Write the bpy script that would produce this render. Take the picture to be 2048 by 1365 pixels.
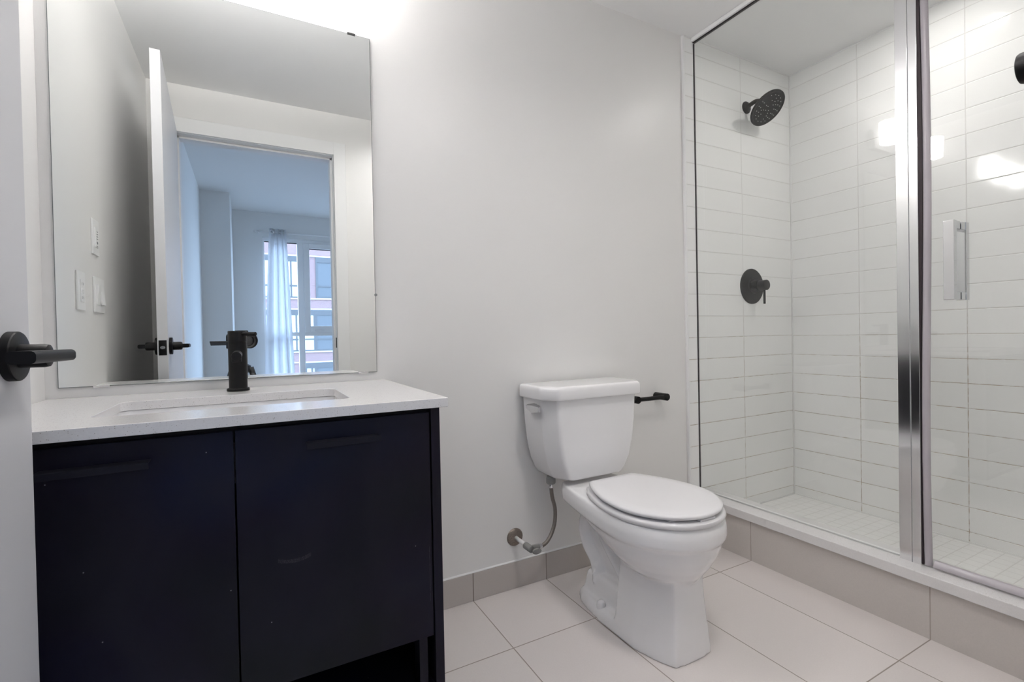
import bpy, bmesh, math, random
from mathutils import Vector, Matrix
random.seed(7)
for _o in list(bpy.data.objects):
    bpy.data.objects.remove(_o)
SC = bpy.context.scene
COL = SC.collection
PI = math.pi

# ------------------------------------------------------------------ camera, sky, exposure
cam = bpy.data.objects.new('view_camera', bpy.data.cameras.new('view_camera'))
COL.objects.link(cam)
cam.data.sensor_width = 36.0
cam.data.lens = 967.557 / 2048 * 36.0
cam.data.clip_start = 0.01
_R = ((0.8802, -0.0229, 0.4740), (-0.4741, -0.0007, 0.8804), (-0.0198, -0.9997, -0.0115))


def _cols():
    x = Vector((_R[0][0], _R[1][0], _R[2][0])).normalized()
    z = -Vector((_R[0][2], _R[1][2], _R[2][2])).normalized()
    y = z.cross(x).normalized()
    x = y.cross(z).normalized()
    return x, y, z


_x, _y, _z = _cols()
EYE = Vector((0, 0, 0.96))
cam.matrix_world = Matrix(((_x.x, _y.x, _z.x, 0), (_x.y, _y.y, _z.y, 0), (_x.z, _y.z, _z.z, 0.96), (0, 0, 0, 1)))
SC.camera = cam

world = bpy.data.worlds.new('sky')
SC.world = world
world.use_nodes = True
_bg = world.node_tree.nodes['Background']
_bg.inputs['Color'].default_value = (0.49, 0.68, 1.0, 1)
_bg.inputs['Strength'].default_value = 12.6

SC.view_settings.view_transform = 'Standard'
SC.view_settings.look = 'None'
SC.view_settings.gamma = 1.0
SC.view_settings.use_curve_mapping = False
SC.view_settings.exposure = 0.15
SC.cycles.max_bounces = 12
SC.cycles.diffuse_bounces = 8
SC.cycles.glossy_bounces = 8
SC.cycles.transparent_max_bounces = 16
SC.cycles.transmission_bounces = 8
SC.cycles.caustics_reflective = True
SC.cycles.sample_clamp_indirect = 6.0
SC.cycles.use_denoising = True

VANITY_EMIT = 36.0
VANITY_UP = 740.0
SHOWER_EMIT = 235.0
FILL_EMIT = 41.0

# daylight sampling portal lying in the bedroom window opening
_pl = bpy.data.lights.new('window_portal', 'AREA')
_pl.shape = 'RECTANGLE'
_pl.size, _pl.size_y = 2.6, 2.2
_pl.cycles.is_portal = True
_po = bpy.data.objects.new('window_portal', _pl)
_po.location = (1.46, -3.80, 1.2)
_po.rotation_euler = (PI / 2, 0, 0)
COL.objects.link(_po)


# ------------------------------------------------------------------ mesh helpers
class MB:
    """collects shapes (world coordinates) that become ONE mesh"""

    def __init__(self):
        self.bm = bmesh.new()
        self.mi = 0

    def _face(self, vs):
        try:
            f = self.bm.faces.new(vs)
            f.material_index = self.mi
            return f
        except ValueError:
            return None

    def box(self, x0, x1, y0, y1, z0, z1, m=None):
        p = [(x, y, z) for z in (z0, z1) for y in (y0, y1) for x in (x0, x1)]
        v = [self.bm.verts.new(m @ Vector(q) if m else q) for q in p]
        for f in ((0, 2, 3, 1), (4, 5, 7, 6), (0, 1, 5, 4), (2, 6, 7, 3), (0, 4, 6, 2), (1, 3, 7, 5)):
            self._face([v[i] for i in f])
        return self

    def loft(self, rings, cap=True, closed=False):
        """rings: lists of points of equal count, each a closed loop"""
        R = [[self.bm.verts.new(p) for p in r] for r in rings]
        n = len(R[0])
        pairs = list(zip(R[:-1], R[1:]))
        if closed:
            pairs.append((R[-1], R[0]))
        for a, b in pairs:
            for i in range(n):
                j = (i + 1) % n
                self._face([a[i], a[j], b[j], b[i]])
        if cap and not closed:
            self._face(list(reversed(R[0])))
            self._face(R[-1])
        return self

    def prism(self, pts, vec):
        v = Vector(vec)
        return self.loft([pts, [tuple(Vector(p) + v) for p in pts]])

    def lathe(self, org, axis, prof, n=40):
        """prof: (radius, distance along axis)"""
        a = Vector(axis).normalized()
        u = a.orthogonal().normalized()
        w = a.cross(u)
        o = Vector(org)
        rings = []
        for r, d in prof:
            r = max(r, 1e-5)
            rings.append([tuple(o + a * d + (u * math.cos(t) + w * math.sin(t)) * r)
                          for t in [2 * PI * k / n for k in range(n)]])
        return self.loft(rings)

    def cyl(self, a, b, r, n=32, e=0.0):
        a, b = Vector(a), Vector(b)
        L = (b - a).length
        if e:
            pr = [(r - e, 0), (r - e * .3, e * .3), (r, e), (r, L - e), (r - e * .3, L - e * .3), (r - e, L)]
        else:
            pr = [(r, 0), (r, L)]
        return self.lathe(a, b - a, pr, n)

    def tube(self, pts, r, n=16):
        pts = [Vector(p) for p in pts]
        rs = r if isinstance(r, (list, tuple)) else [r] * len(pts)
        t0 = (pts[1] - pts[0]).normalized()
        u = t0.orthogonal().normalized()
        rings = []
        for i, p in enumerate(pts):
            if i == 0:
                t = t0
            elif i == len(pts) - 1:
                t = (pts[i] - pts[i - 1]).normalized()
            else:
                t = (pts[i + 1] - pts[i - 1]).normalized()
            u = (u - t * u.dot(t)).normalized()
            w = t.cross(u)
            rings.append([tuple(p + (u * math.cos(q) + w * math.sin(q)) * rs[i])
                          for q in [2 * PI * k / n for k in range(n)]])
        return self.loft(rings)

    def disc(self, c, nrm, r, n=12):
        a = Vector(nrm).normalized()
        u = a.orthogonal().normalized()
        w = a.cross(u)
        c = Vector(c)
        self._face([self.bm.verts.new(c + (u * math.cos(2 * PI * k / n) + w * math.sin(2 * PI * k / n)) * r) for k in range(n)])
        return self


def spline(pts, k=10):
    P = [Vector(p) for p in pts]
    out = []
    for i in range(len(P) - 1):
        a = P[max(i - 1, 0)]
        b, c = P[i], P[i + 1]
        d = P[min(i + 2, len(P) - 1)]
        for s in range(k):
            t = s / k
            out.append(0.5 * ((2 * b) + (c - a) * t + (2 * a - 5 * b + 4 * c - d) * t * t + (3 * b - a - 3 * c + d) * t ** 3))
    out.append(P[-1])
    return out


def origin_of(o):
    p = Vector((0, 0, 0))
    while o:
        p += o.location
        o = o.parent
    return p


def obj(name, mb, mat, parent=None, loc=None, smooth=False, bevel=0, seg=2, angle=35, auto=None):
    bm = mb.bm
    bmesh.ops.remove_doubles(bm, verts=bm.verts, dist=1e-6)
    bmesh.ops.recalc_face_normals(bm, faces=bm.faces)
    po = origin_of(parent)
    o_at = Vector(loc) if loc else (po if parent else Vector((0, 0, 0)))
    if not parent and not loc:
        xs = [v.co for v in bm.verts]
        o_at = Vector(((min(v.x for v in xs) + max(v.x for v in xs)) / 2,
                       (min(v.y for v in xs) + max(v.y for v in xs)) / 2, min(v.z for v in xs)))
    for v in bm.verts:
        v.co -= o_at
    me = bpy.data.meshes.new(name)
    bm.to_mesh(me)
    bm.free()
    for m in (mat if isinstance(mat, (list, tuple)) else [mat]):
        me.materials.append(m)
    o = bpy.data.objects.new(name, me)
    COL.objects.link(o)
    o.parent = parent
    o.location = o_at - po
    if smooth:
        for p in me.polygons:
            p.use_smooth = True
        if auto is not None:
            me.set_sharp_from_angle(angle=math.radians(auto))
    if bevel:
        b = o.modifiers.new('bevel', 'BEVEL')
        b.width = bevel
        b.segments = seg
        b.limit_method = 'ANGLE'
        b.angle_limit = math.radians(angle)
        for p in me.polygons:
            p.use_smooth = True
        b.harden_normals = True
    return o


def tag(o, label, cat, group=None):
    o['label'] = label
    o['category'] = cat
    if group:
        o['group'] = group
    return o


def thing(name, label, cat, loc, group=None):
    o = bpy.data.objects.new(name, None)
    o.empty_display_size = 0.05
    COL.objects.link(o)
    o.location = loc
    return tag(o, label, cat, group)


def struct(name, mb=None, mat=None, loc=None, **kw):
    if mb is None:
        o = bpy.data.objects.new(name, None)
        o.location = loc or (0, 0, 0)
        COL.objects.link(o)
    else:
        o = obj(name, mb, mat, loc=loc, **kw)
    o['kind'] = 'structure'
    return o


# ------------------------------------------------------------------ materials
def new_mat(name):
    m = bpy.data.materials.new(name)
    m.use_nodes = True
    nt = m.node_tree
    return m, nt, nt.nodes['Principled BSDF']


def N(nt, typ, **kw):
    n = nt.nodes.new(typ)
    for k, v in kw.items():
        setattr(n, k, v)
    return n


def math_n(nt, op, a, b=None, c=None):
    n = nt.nodes.new('ShaderNodeMath')
    n.operation = op
    for i, v in enumerate((a, b, c)):
        if v is None:
            continue
        if isinstance(v, (int, float)):
            n.inputs[i].default_value = v
        else:
            nt.links.new(v, n.inputs[i])
    return n.outputs[0]


def mixc(nt, fac, a, b):
    n = nt.nodes.new('ShaderNodeMix')
    n.data_type = 'RGBA'
    for i, v in ((0, fac), (6, a), (7, b)):
        if isinstance(v, (int, float)):
            n.inputs[i].default_value = v
        elif isinstance(v, tuple):
            n.inputs[i].default_value = (*v, 1)
        else:
            nt.links.new(v, n.inputs[i])
    return n.outputs[2]


def plain(name, col, rough=0.5, metal=0.0, noise=0.0, nscale=30, bump=0.0, coat=0.0, spec=0.5, rvar=0.0):
    m, nt, p = new_mat(name)
    p.inputs['Base Color'].default_value = (*col, 1)
    p.inputs['Roughness'].default_value = rough
    p.inputs['Metallic'].default_value = metal
    p.inputs['Coat Weight'].default_value = coat
    p.inputs['Specular IOR Level'].default_value = spec
    if noise or bump or rvar:
        g = N(nt, 'ShaderNodeNewGeometry')
        t = N(nt, 'ShaderNodeTexNoise')
        t.inputs['Scale'].default_value = nscale
        t.inputs['Detail'].default_value = 4
        nt.links.new(g.outputs['Position'], t.inputs['Vector'])
        if noise:
            c0 = tuple(max(0, c * (1 - noise)) for c in col)
            c1 = tuple(min(1, c * (1 + noise)) for c in col)
            nt.links.new(mixc(nt, t.outputs['Fac'], c0, c1), p.inputs['Base Color'])
        if rvar:
            nt.links.new(math_n(nt, 'MULTIPLY_ADD', t.outputs['Fac'], rvar, rough - rvar / 2), p.inputs['Roughness'])
        if bump:
            b = N(nt, 'ShaderNodeBump')
            b.inputs['Strength'].default_value = bump
            b.inputs['Distance'].default_value = 0.002
            nt.links.new(t.outputs['Fac'], b.inputs['Height'])
            nt.links.new(b.outputs['Normal'], p.inputs['Normal'])
    return m


def tile(name, au, av, su, sv, ou, ov, g, col, gcol, rough=0.15, dirt=0.0, wav=0.0, mott=0.03, bstr=0.5, coat=0.0, offset=0.0):
    """stack-bond tiles in world space: axes au/av, pitch su/sv, joint offsets ou/ov, grout width g"""
    m, nt, p = new_mat(name)
    geo = N(nt, 'ShaderNodeNewGeometry')
    sep = N(nt, 'ShaderNodeSeparateXYZ')
    nt.links.new(geo.outputs['Position'], sep.inputs[0])

    def edge(ax, s, o):
        d = math_n(nt, 'DIVIDE', math_n(nt, 'SUBTRACT', sep.outputs[ax], o), s)
        f = math_n(nt, 'FRACT', d)
        e = math_n(nt, 'SUBTRACT', 0.5, math_n(nt, 'ABSOLUTE', math_n(nt, 'SUBTRACT', f, 0.5)))
        return math_n(nt, 'MULTIPLY', e, s), math_n(nt, 'FLOOR', d)   # metres from the joint

    eu, iu = edge(au, su, ou)
    ev, iv = edge(av, sv, ov)
    d = math_n(nt, 'MINIMUM', eu, ev)
    r = N(nt, 'ShaderNodeMapRange')
    r.interpolation_type = 'SMOOTHSTEP'
    r.inputs['From Min'].default_value = g * 0.45
    r.inputs['From Max'].default_value = g * 0.62
    nt.links.new(d, r.inputs['Value'])
    mask = r.outputs[0]            # 0 in the joint, 1 on the tile
    n1 = N(nt, 'ShaderNodeTexNoise')
    n1.inputs['Scale'].default_value = 260
    n1.inputs['Detail'].default_value = 3
    nt.links.new(geo.outputs['Position'], n1.inputs['Vector'])
    c0 = tuple(c * (1 - mott) for c in col)
    c1 = tuple(min(1, c * (1 + mott)) for c in col)
    tcol = mixc(nt, n1.outputs['Fac'], c0, c1)
    wn = N(nt, 'ShaderNodeTexWhiteNoise')
    wn.noise_dimensions = '2D'
    cmb = N(nt, 'ShaderNodeCombineXYZ')
    nt.links.new(iu, cmb.inputs[0])
    nt.links.new(iv, cmb.inputs[1])
    nt.links.new(cmb.outputs[0], wn.inputs['Vector'])
    hv = N(nt, 'ShaderNodeHueSaturation')
    nt.links.new(tcol, hv.inputs['Color'])
    nt.links.new(math_n(nt, 'MULTIPLY_ADD', wn.outputs['Value'], mott * 0.8, 1 - mott * 0.4), hv.inputs['Value'])
    gc = gcol
    if dirt:
        n2 = N(nt, 'ShaderNodeTexNoise')
        n2.inputs['Scale'].default_value = 38
        n2.inputs['Detail'].default_value = 5
        n2.inputs['Roughness'].default_value = 0.7
        nt.links.new(geo.outputs['Position'], n2.inputs['Vector'])
        zr = N(nt, 'ShaderNodeMapRange')
        zr.inputs['From Min'].default_value = 1.15
        zr.inputs['From Max'].default_value = 0.75
        zr.inputs['To Min'].default_value = 0.0
        zr.inputs['To Max'].default_value = dirt
        nt.links.new(sep.outputs[2], zr.inputs['Value'])
        nr = N(nt, 'ShaderNodeMapRange')
        nr.inputs['From Min'].default_value = 0.42
        nr.inputs['From Max'].default_value = 0.56
        nt.links.new(n2.outputs['Fac'], nr.inputs['Value'])
        gc = mixc(nt, math_n(nt, 'MULTIPLY', zr.outputs[0], nr.outputs[0]), gcol, (0.40, 0.31, 0.22))
    nt.links.new(mixc(nt, mask, gc, hv.outputs[0]), p.inputs['Base Color'])
    nt.links.new(math_n(nt, 'MULTIPLY_ADD', mask, rough - 0.7, 0.7), p.inputs['Roughness'])
    p.inputs['Coat Weight'].default_value = coat
    r2 = N(nt, 'ShaderNodeMapRange')
    r2.interpolation_type = 'SMOOTHSTEP'
    r2.inputs['From Min'].default_value = g * 0.35
    r2.inputs['From Max'].default_value = g * 1.3
    nt.links.new(d, r2.inputs['Value'])
    b = N(nt, 'ShaderNodeBump')
    b.inputs['Strength'].default_value = bstr
    b.inputs['Distance'].default_value = 0.0015
    nt.links.new(r2.outputs[0], b.inputs['Height'])
    last = b
    if wav:
        n3 = N(nt, 'ShaderNodeTexNoise')
        n3.inputs['Scale'].default_value = 11
        n3.inputs['Detail'].default_value = 1
        nt.links.new(geo.outputs['Position'], n3.inputs['Vector'])
        b2 = N(nt, 'ShaderNodeBump')
        b2.inputs['Strength'].default_value = wav
        b2.inputs['Distance'].default_value = 0.004
        nt.links.new(n3.outputs['Fac'], b2.inputs['Height'])
        nt.links.new(b.outputs['Normal'], b2.inputs['Normal'])
        last = b2
    nt.links.new(last.outputs['Normal'], p.inputs['Normal'])
    return m


def glass_mat(name, tint, ior=1.5, dirt=0.0):
    m = bpy.data.materials.new(name)
    m.use_nodes = True
    nt = m.node_tree
    nt.nodes.clear()
    out = N(nt, 'ShaderNodeOutputMaterial')
    tr = N(nt, 'ShaderNodeBsdfTransparent')
    tr.inputs['Color'].default_value = (*tint, 1)
    gl = N(nt, 'ShaderNodeBsdfGlossy')
    gl.inputs['Roughness'].default_value = 0.0
    gl.inputs['Color'].default_value = (1, 1, 1, 1)
    lw = N(nt, 'ShaderNodeLayerWeight')
    lw.inputs['Blend'].default_value = 0.5
    r0 = ((ior - 1) / (ior + 1)) ** 2
    fres = math_n(nt, 'MULTIPLY_ADD', math_n(nt, 'POWER', lw.outputs['Facing'], 5.0), 1 - r0, r0)
    mx = N(nt, 'ShaderNodeMixShader')
    nt.links.new(fres, mx.inputs[0])
    nt.links.new(tr.outputs[0], mx.inputs[1])
    nt.links.new(gl.outputs[0], mx.inputs[2])
    nt.links.new(mx.outputs[0], out.inputs[0])
    return m


def emit_mat(name, col, s):
    m = bpy.data.materials.new(name)
    m.use_nodes = True
    nt = m.node_tree
    nt.nodes.clear()
    out = N(nt, 'ShaderNodeOutputMaterial')
    e = N(nt, 'ShaderNodeEmission')
    e.inputs['Color'].default_value = (*col, 1)
    e.inputs['Strength'].default_value = s
    nt.links.new(e.outputs[0], out.inputs[0])
    return m


def quartz(name):
    m, nt, p = new_mat(name)
    g = N(nt, 'ShaderNodeNewGeometry')
    v = N(nt, 'ShaderNodeTexVoronoi')
    v.inputs['Scale'].default_value = 420
    nt.links.new(g.outputs['Position'], v.inputs['Vector'])
    sp = N(nt, 'ShaderNodeSeparateColor')
    nt.links.new(v.outputs['Color'], sp.inputs[0])
    pick = math_n(nt, 'GREATER_THAN', sp.outputs[0], 0.86)
    near = math_n(nt, 'LESS_THAN', v.outputs['Distance'], 0.30)
    mk = math_n(nt, 'MULTIPLY', math_n(nt, 'MULTIPLY', pick, near), 0.7)
    n1 = N(nt, 'ShaderNodeTexNoise')
    n1.inputs['Scale'].default_value = 400
    nt.links.new(g.outputs['Position'], n1.inputs['Vector'])
    base = mixc(nt, n1.outputs['Fac'], (0.66, 0.65, 0.65), (0.76, 0.75, 0.75))
    nt.links.new(mixc(nt, mk, base, (0.30, 0.27, 0.24)), p.inputs['Base Color'])
    p.inputs['Roughness'].default_value = 0.16
    return m


def vanity_black(name):
    """matt black laminate with wiped smudges, dusty specks, runs and painted sheen tints"""
    m, nt, p = new_mat(name)
    g = N(nt, 'ShaderNodeNewGeometry')
    mp = N(nt, 'ShaderNodeMapping')
    mp.inputs['Scale'].default_value = (1.0, 1.0, 0.55)
    mp.inputs['Rotation'].default_value = (0, 0.5, 0)
    nt.links.new(g.outputs['Position'], mp.inputs['Vector'])
    n1 = N(nt, 'ShaderNodeTexNoise')
    n1.inputs['Scale'].default_value = 7
    n1.inputs['Detail'].default_value = 6
    n1.inputs['Distortion'].default_value = 0.8
    nt.links.new(mp.outputs[0], n1.inputs['Vector'])
    r1 = N(nt, 'ShaderNodeMapRange')
    r1.inputs['From Min'].default_value = 0.35
    r1.inputs['From Max'].default_value = 0.75
    nt.links.new(n1.outputs['Fac'], r1.inputs['Value'])
    n2 = N(nt, 'ShaderNodeTexNoise')
    n2.inputs['Scale'].default_value = 2.3
    nt.links.new(g.outputs['Position'], n2.inputs['Vector'])
    rp = N(nt, 'ShaderNodeValToRGB')  # blue and purple patches paint in the sheen of reflected daylight
    cr = rp.color_ramp
    cr.elements[0].position, cr.elements[0].color = 0.36, (0.0040, 0.0052, 0.0058, 1)
    cr.elements[1].position, cr.elements[1].color = 0.66, (0.0030, 0.0046, 0.0190, 1)
    e_ = cr.elements.new(0.52)
    e_.color = (0.0052, 0.0034, 0.0105, 1)
    nt.links.new(n2.outputs['Fac'], rp.inputs[0])
    tint = rp.outputs[0]
    base = mixc(nt, math_n(nt, 'MULTIPLY', r1.outputs[0], 0.7), tint, (0.012, 0.0115, 0.018))
    v = N(nt, 'ShaderNodeTexVoronoi')
    v.inputs['Scale'].default_value = 90
    nt.links.new(g.outputs['Position'], v.inputs['Vector'])
    sp = N(nt, 'ShaderNodeSeparateColor')
    nt.links.new(v.outputs['Color'], sp.inputs[0])
    mk = math_n(nt, 'MULTIPLY', math_n(nt, 'GREATER_THAN', sp.outputs[0], 0.985), math_n(nt, 'LESS_THAN', v.outputs['Distance'], 0.10))
    base = mixc(nt, math_n(nt, 'MULTIPLY', mk, 0.5), base, (0.5, 0.5, 0.5))
    # a scuffed arc on the right door and a dried run near its edge
    sx = N(nt, 'ShaderNodeSeparateXYZ')
    nt.links.new(g.outputs['Position'], sx.inputs[0])
    n4 = N(nt, 'ShaderNodeTexNoise')
    n4.inputs['Scale'].default_value = 1100
    n4.inputs['Detail'].default_value = 3
    nt.links.new(g.outputs['Position'], n4.inputs['Vector'])
    grit = math_n(nt, 'GREATER_THAN', n4.outputs['Fac'], 0.54)
    dx = math_n(nt, 'SUBTRACT', sx.outputs[0], 0.066)
    arc = math_n(nt, 'SUBTRACT', sx.outputs[2], math_n(nt, 'MULTIPLY_ADD', math_n(nt, 'MULTIPLY', dx, dx), 7.0, 0.5215))
    in1 = math_n(nt, 'MULTIPLY', math_n(nt, 'LESS_THAN', math_n(nt, 'ABSOLUTE', arc), 0.0038), math_n(nt, 'LESS_THAN', math_n(nt, 'ABSOLUTE', dx), 0.030))
    run = math_n(nt, 'SUBTRACT', sx.outputs[0], math_n(nt, 'MULTIPLY_ADD', n1.outputs['Fac'], 0.006, 0.3395))
    in2 = math_n(nt, 'MULTIPLY', math_n(nt, 'LESS_THAN', math_n(nt, 'ABSOLUTE', run), 0.0009), math_n(nt, 'LESS_THAN', math_n(nt, 'ABSOLUTE', math_n(nt, 'SUBTRACT', sx.outputs[2], 0.425)), 0.062))
    marks = math_n(nt, 'MULTIPLY', math_n(nt, 'MAXIMUM', in1, in2), grit)
    nt.links.new(mixc(nt, math_n(nt, 'MULTIPLY', marks, 0.09), base, (0.6, 0.6, 0.6)), p.inputs['Base Color'])
    nt.links.new(math_n(nt, 'MULTIPLY_ADD', r1.outputs[0], 0.18, 0.38), p.inputs['Roughness'])
    p.inputs['Specular IOR Level'].default_value = 0.16
    return m


def brick_mat(name):
    m, nt, p = new_mat(name)
    g = N(nt, 'ShaderNodeNewGeometry')
    mp = N(nt, 'ShaderNodeMapping')
    mp.inputs['Rotation'].default_value = (PI / 2, 0, 0)
    nt.links.new(g.outputs['Position'], mp.inputs['Vector'])
    b = N(nt, 'ShaderNodeTexBrick')
    b.inputs['Scale'].default_value = 4.2
    b.inputs['Mortar Size'].default_value = 0.018
    b.inputs['Color1'].default_value = (0.165, 0.098, 0.096, 1)
    b.inputs['Color2'].default_value = (0.135, 0.085, 0.084, 1)
    b.inputs['Mortar'].default_value = (0.19, 0.165, 0.165, 1)
    nt.links.new(mp.outputs[0], b.inputs['Vector'])
    nt.links.new(b.outputs['Color'], p.inputs['Base Color'])
    p.inputs['Roughness'].default_value = 0.9
    return m


def sheer_mat(name):
    m = bpy.data.materials.new(name)
    m.use_nodes = True
    nt = m.node_tree
    nt.nodes.clear()
    out = N(nt, 'ShaderNodeOutputMaterial')
    d = N(nt, 'ShaderNodeBsdfDiffuse')
    d.inputs['Color'].default_value = (0.85, 0.85, 0.85, 1)
    t = N(nt, 'ShaderNodeBsdfTranslucent')
    t.inputs['Color'].default_value = (0.85, 0.86, 0.88, 1)
    mx = N(nt, 'ShaderNodeMixShader')
    mx.inputs[0].default_value = 0.60
    nt.links.new(d.outputs[0], mx.inputs[1])
    nt.links.new(t.outputs[0], mx.inputs[2])
    nt.links.new(mx.outputs[0], out.inputs[0])
    return m


PAINT = plain('wall_paint', (0.765, 0.757, 0.745), rough=0.36, bump=0.05, nscale=220)
CEILP = plain('ceiling_paint', (0.86, 0.86, 0.86), rough=0.8)
BEDP = plain('bedroom_paint', (0.80, 0.80, 0.79), rough=0.7)
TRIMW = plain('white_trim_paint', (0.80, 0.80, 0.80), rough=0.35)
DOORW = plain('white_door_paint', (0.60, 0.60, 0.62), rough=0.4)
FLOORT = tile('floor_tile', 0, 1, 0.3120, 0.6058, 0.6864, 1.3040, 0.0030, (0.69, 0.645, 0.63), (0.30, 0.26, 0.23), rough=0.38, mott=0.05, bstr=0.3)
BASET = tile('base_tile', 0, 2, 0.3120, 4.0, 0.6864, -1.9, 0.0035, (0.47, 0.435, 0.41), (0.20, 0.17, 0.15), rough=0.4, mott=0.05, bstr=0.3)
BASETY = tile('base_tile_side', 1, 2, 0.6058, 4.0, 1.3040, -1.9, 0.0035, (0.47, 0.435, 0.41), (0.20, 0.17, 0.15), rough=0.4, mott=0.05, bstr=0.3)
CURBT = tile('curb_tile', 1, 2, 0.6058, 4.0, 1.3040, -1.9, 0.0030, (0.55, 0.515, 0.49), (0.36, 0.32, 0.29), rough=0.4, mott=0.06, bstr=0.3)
TILE_X = tile('white_wall_tile_back', 0, 2, 0.4035, 0.1031, 2.2050, 1.0350, 0.0024, (0.87, 0.873, 0.862), (0.70, 0.69, 0.672), rough=0.07, dirt=0.9, wav=0.07, mott=0.012, bstr=0.7)
TILE_Y = tile('white_wall_tile_side', 1, 2, 0.4035, 0.1031, 1.2735, 1.0320, 0.0024, (0.87, 0.873, 0.862), (0.70, 0.69, 0.672), rough=0.07, dirt=0.9, wav=0.07, mott=0.012, bstr=0.7)
PANT = tile('shower_floor_mosaic', 0, 1, 0.0525, 0.0525, 1.90, 1.60, 0.003, (0.86, 0.855, 0.84), (0.74, 0.73, 0.71), rough=0.3, mott=0.02, bstr=0.4)
QUARTZ = quartz('white_quartz')
BLACKV = vanity_black('black_laminate')
BLACKI = plain('black_cabinet_inside', (0.004, 0.004, 0.005), rough=0.7)
BLACKM = plain('matt_black_metal', (0.006, 0.006, 0.0065), rough=0.42, spec=0.17)
BLACKP = plain('black_plastic', (0.014, 0.014, 0.015), rough=0.45)
PORC = plain('white_porcelain', (0.84, 0.833, 0.838), rough=0.07, coat=0.3)
SEATP = plain('white_seat_plastic', (0.75, 0.742, 0.755), rough=0.22)
CHROME = plain('chrome', (0.74, 0.74, 0.75), rough=0.05, metal=1.0)
CHROMEB = plain('brushed_chrome', (0.82, 0.82, 0.83), rough=0.14, metal=1.0)
STEELB = plain('braided_steel', (0.22, 0.20, 0.185), rough=0.35, metal=0.9, noise=0.5, nscale=900, bump=0.6)
RUST = plain('tarnished_metal', (0.22, 0.185, 0.16), rough=0.45, metal=0.7, noise=0.5, nscale=220)
GREYPL = plain('grey_plastic', (0.22, 0.22, 0.215), rough=0.45)
WHITEPL = plain('white_plastic', (0.82, 0.82, 0.82), rough=0.3)
GREYMARK = plain('grey_mark', (0.25, 0.26, 0.27), rough=0.5)
HANDLEB = plain('black_handle', (0.010, 0.010, 0.016), rough=0.5, spec=0.12)
VINYL = plain('grey_vinyl_seal', (0.42, 0.39, 0.42), rough=0.25)
VINYLD = plain('dark_vinyl_seal', (0.022, 0.015, 0.019), rough=0.5, spec=0.2)
WINV = plain('white_window_vinyl', (0.88, 0.88, 0.88), rough=0.35)
CAULK = plain('white_caulk', (0.80, 0.80, 0.79), rough=0.5)
MIRROR = plain('mirror_silver', (0.865, 0.885, 0.875), rough=0.0, metal=1.0)
MEDGE = plain('mirror_edge', (0.10, 0.12, 0.12), rough=0.3)
GLASS = glass_mat('shower_glass', (0.971, 0.976, 0.974))
WGLASS = glass_mat('window_glass', (0.96, 0.97, 0.97))
LENSG = plain('lens_glass', (0.01, 0.01, 0.014), rough=0.03, coat=1.0)
SCREEN = plain('screen_face', (0.10, 0.12, 0.17), rough=0.1)
NOZZLE = plain('pale_nozzles', (0.55, 0.55, 0.54), rough=0.5)
SHEER = sheer_mat('white_curtain_cloth')
BRICK = brick_mat('red_brick')
STONE = plain('pale_stone', (0.27, 0.27, 0.27), rough=0.8)
DFRAME = plain('dark_window_frame', (0.03, 0.033, 0.036), rough=0.4)
DGLASS = plain('dark_window_pane', (0.05, 0.058, 0.065), rough=0.08, spec=0.35)
BLIND = plain('white_blind_pane', (0.31, 0.31, 0.30), rough=0.5)
LAMPG = emit_mat('lit_lamp_glass', (1.0, 0.97, 0.95), VANITY_EMIT)
LAMPU = emit_mat('lit_lamp_bulb', (1.0, 0.965, 0.945), VANITY_UP)
LAMPC = emit_mat('lit_ceiling_lamp', (1.0, 0.965, 0.93), SHOWER_EMIT)
LAMP_FILL = emit_mat('added_fill_lamp', (1.0, 0.965, 0.95), FILL_EMIT)
ASPH = plain('asphalt', (0.12, 0.12, 0.12), rough=0.9)
WOOD = plain('bedroom_floor_boards', (0.32, 0.26, 0.21), rough=0.5, noise=0.2, nscale=14)

# ------------------------------------------------------------------ the room
D = 1.6174      # back wall
XL = -0.457     # left wall
XR = 2.6132     # far shower wall
YF = 0.085      # front wall (with the doorway)
YH = -0.035     # its bedroom face
ZC = 2.345      # ceiling
XC = 1.8144     # curb face

struct('floor', MB().box(XL - .1, XR + .1, YH, D + .1, -.1, 0), FLOORT)
struct('ceiling', MB().box(XL - .1, XR + .1, YH + .01, D + .1, ZC, ZC + .3), CEILP)
struct('wall_back', MB().box(XL - .1, XR + .1, D, D + .1, 0, ZC), PAINT)
struct('wall_left', MB().box(XL - .1, XL, YH, D, 0, ZC), PAINT)
struct('wall_right', MB().box(XR + .01, XR + .1, YF, D, 0, ZC), PAINT)
mb = MB()
mb.box(XL, -0.353, YH, YF, 0, 2.75).box(0.483, XR + .1, YH, YF, 0, 2.75).box(-0.353, 0.483, YH, YF, 2.103, 2.75)
struct('wall_front', mb, PAINT)

# tiled shower walls
struct('wall_shower_back', MB().box(1.806, XR, D - .010, D, 0.0, ZC), TILE_X)
struct('wall_shower_side', MB().box(XR, XR + .01, YF, D, 0.0, ZC), TILE_Y)
struct('wall_shower_front', MB().box(XC, XR, YF, YF + .010, 0.0, ZC), TILE_X)
struct('floor_shower', MB().box(XC + .02, XR, YF + .01, D - .01, 0.0, 0.058), PANT)
struct('trim_1', MB().box(1.795, 1.807, D - .014, D, 0.0, ZC - .002), TRIMW, bevel=.003)
mb = MB()
mb.box(XR - .005, XR, D - .015, D - .010, .058, ZC).box(1.81, XR, D - .013, D - .010, ZC - .006, ZC).box(XR - .003, XR, YF, D - .01, ZC - .006, ZC)
mb.box(XR - .006, XR, YF + .01, D - .01, .058, .064).box(1.94, XR, D - .016, D - .010, .058, .064)
struct('trim_2', mb, CAULK)

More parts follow.
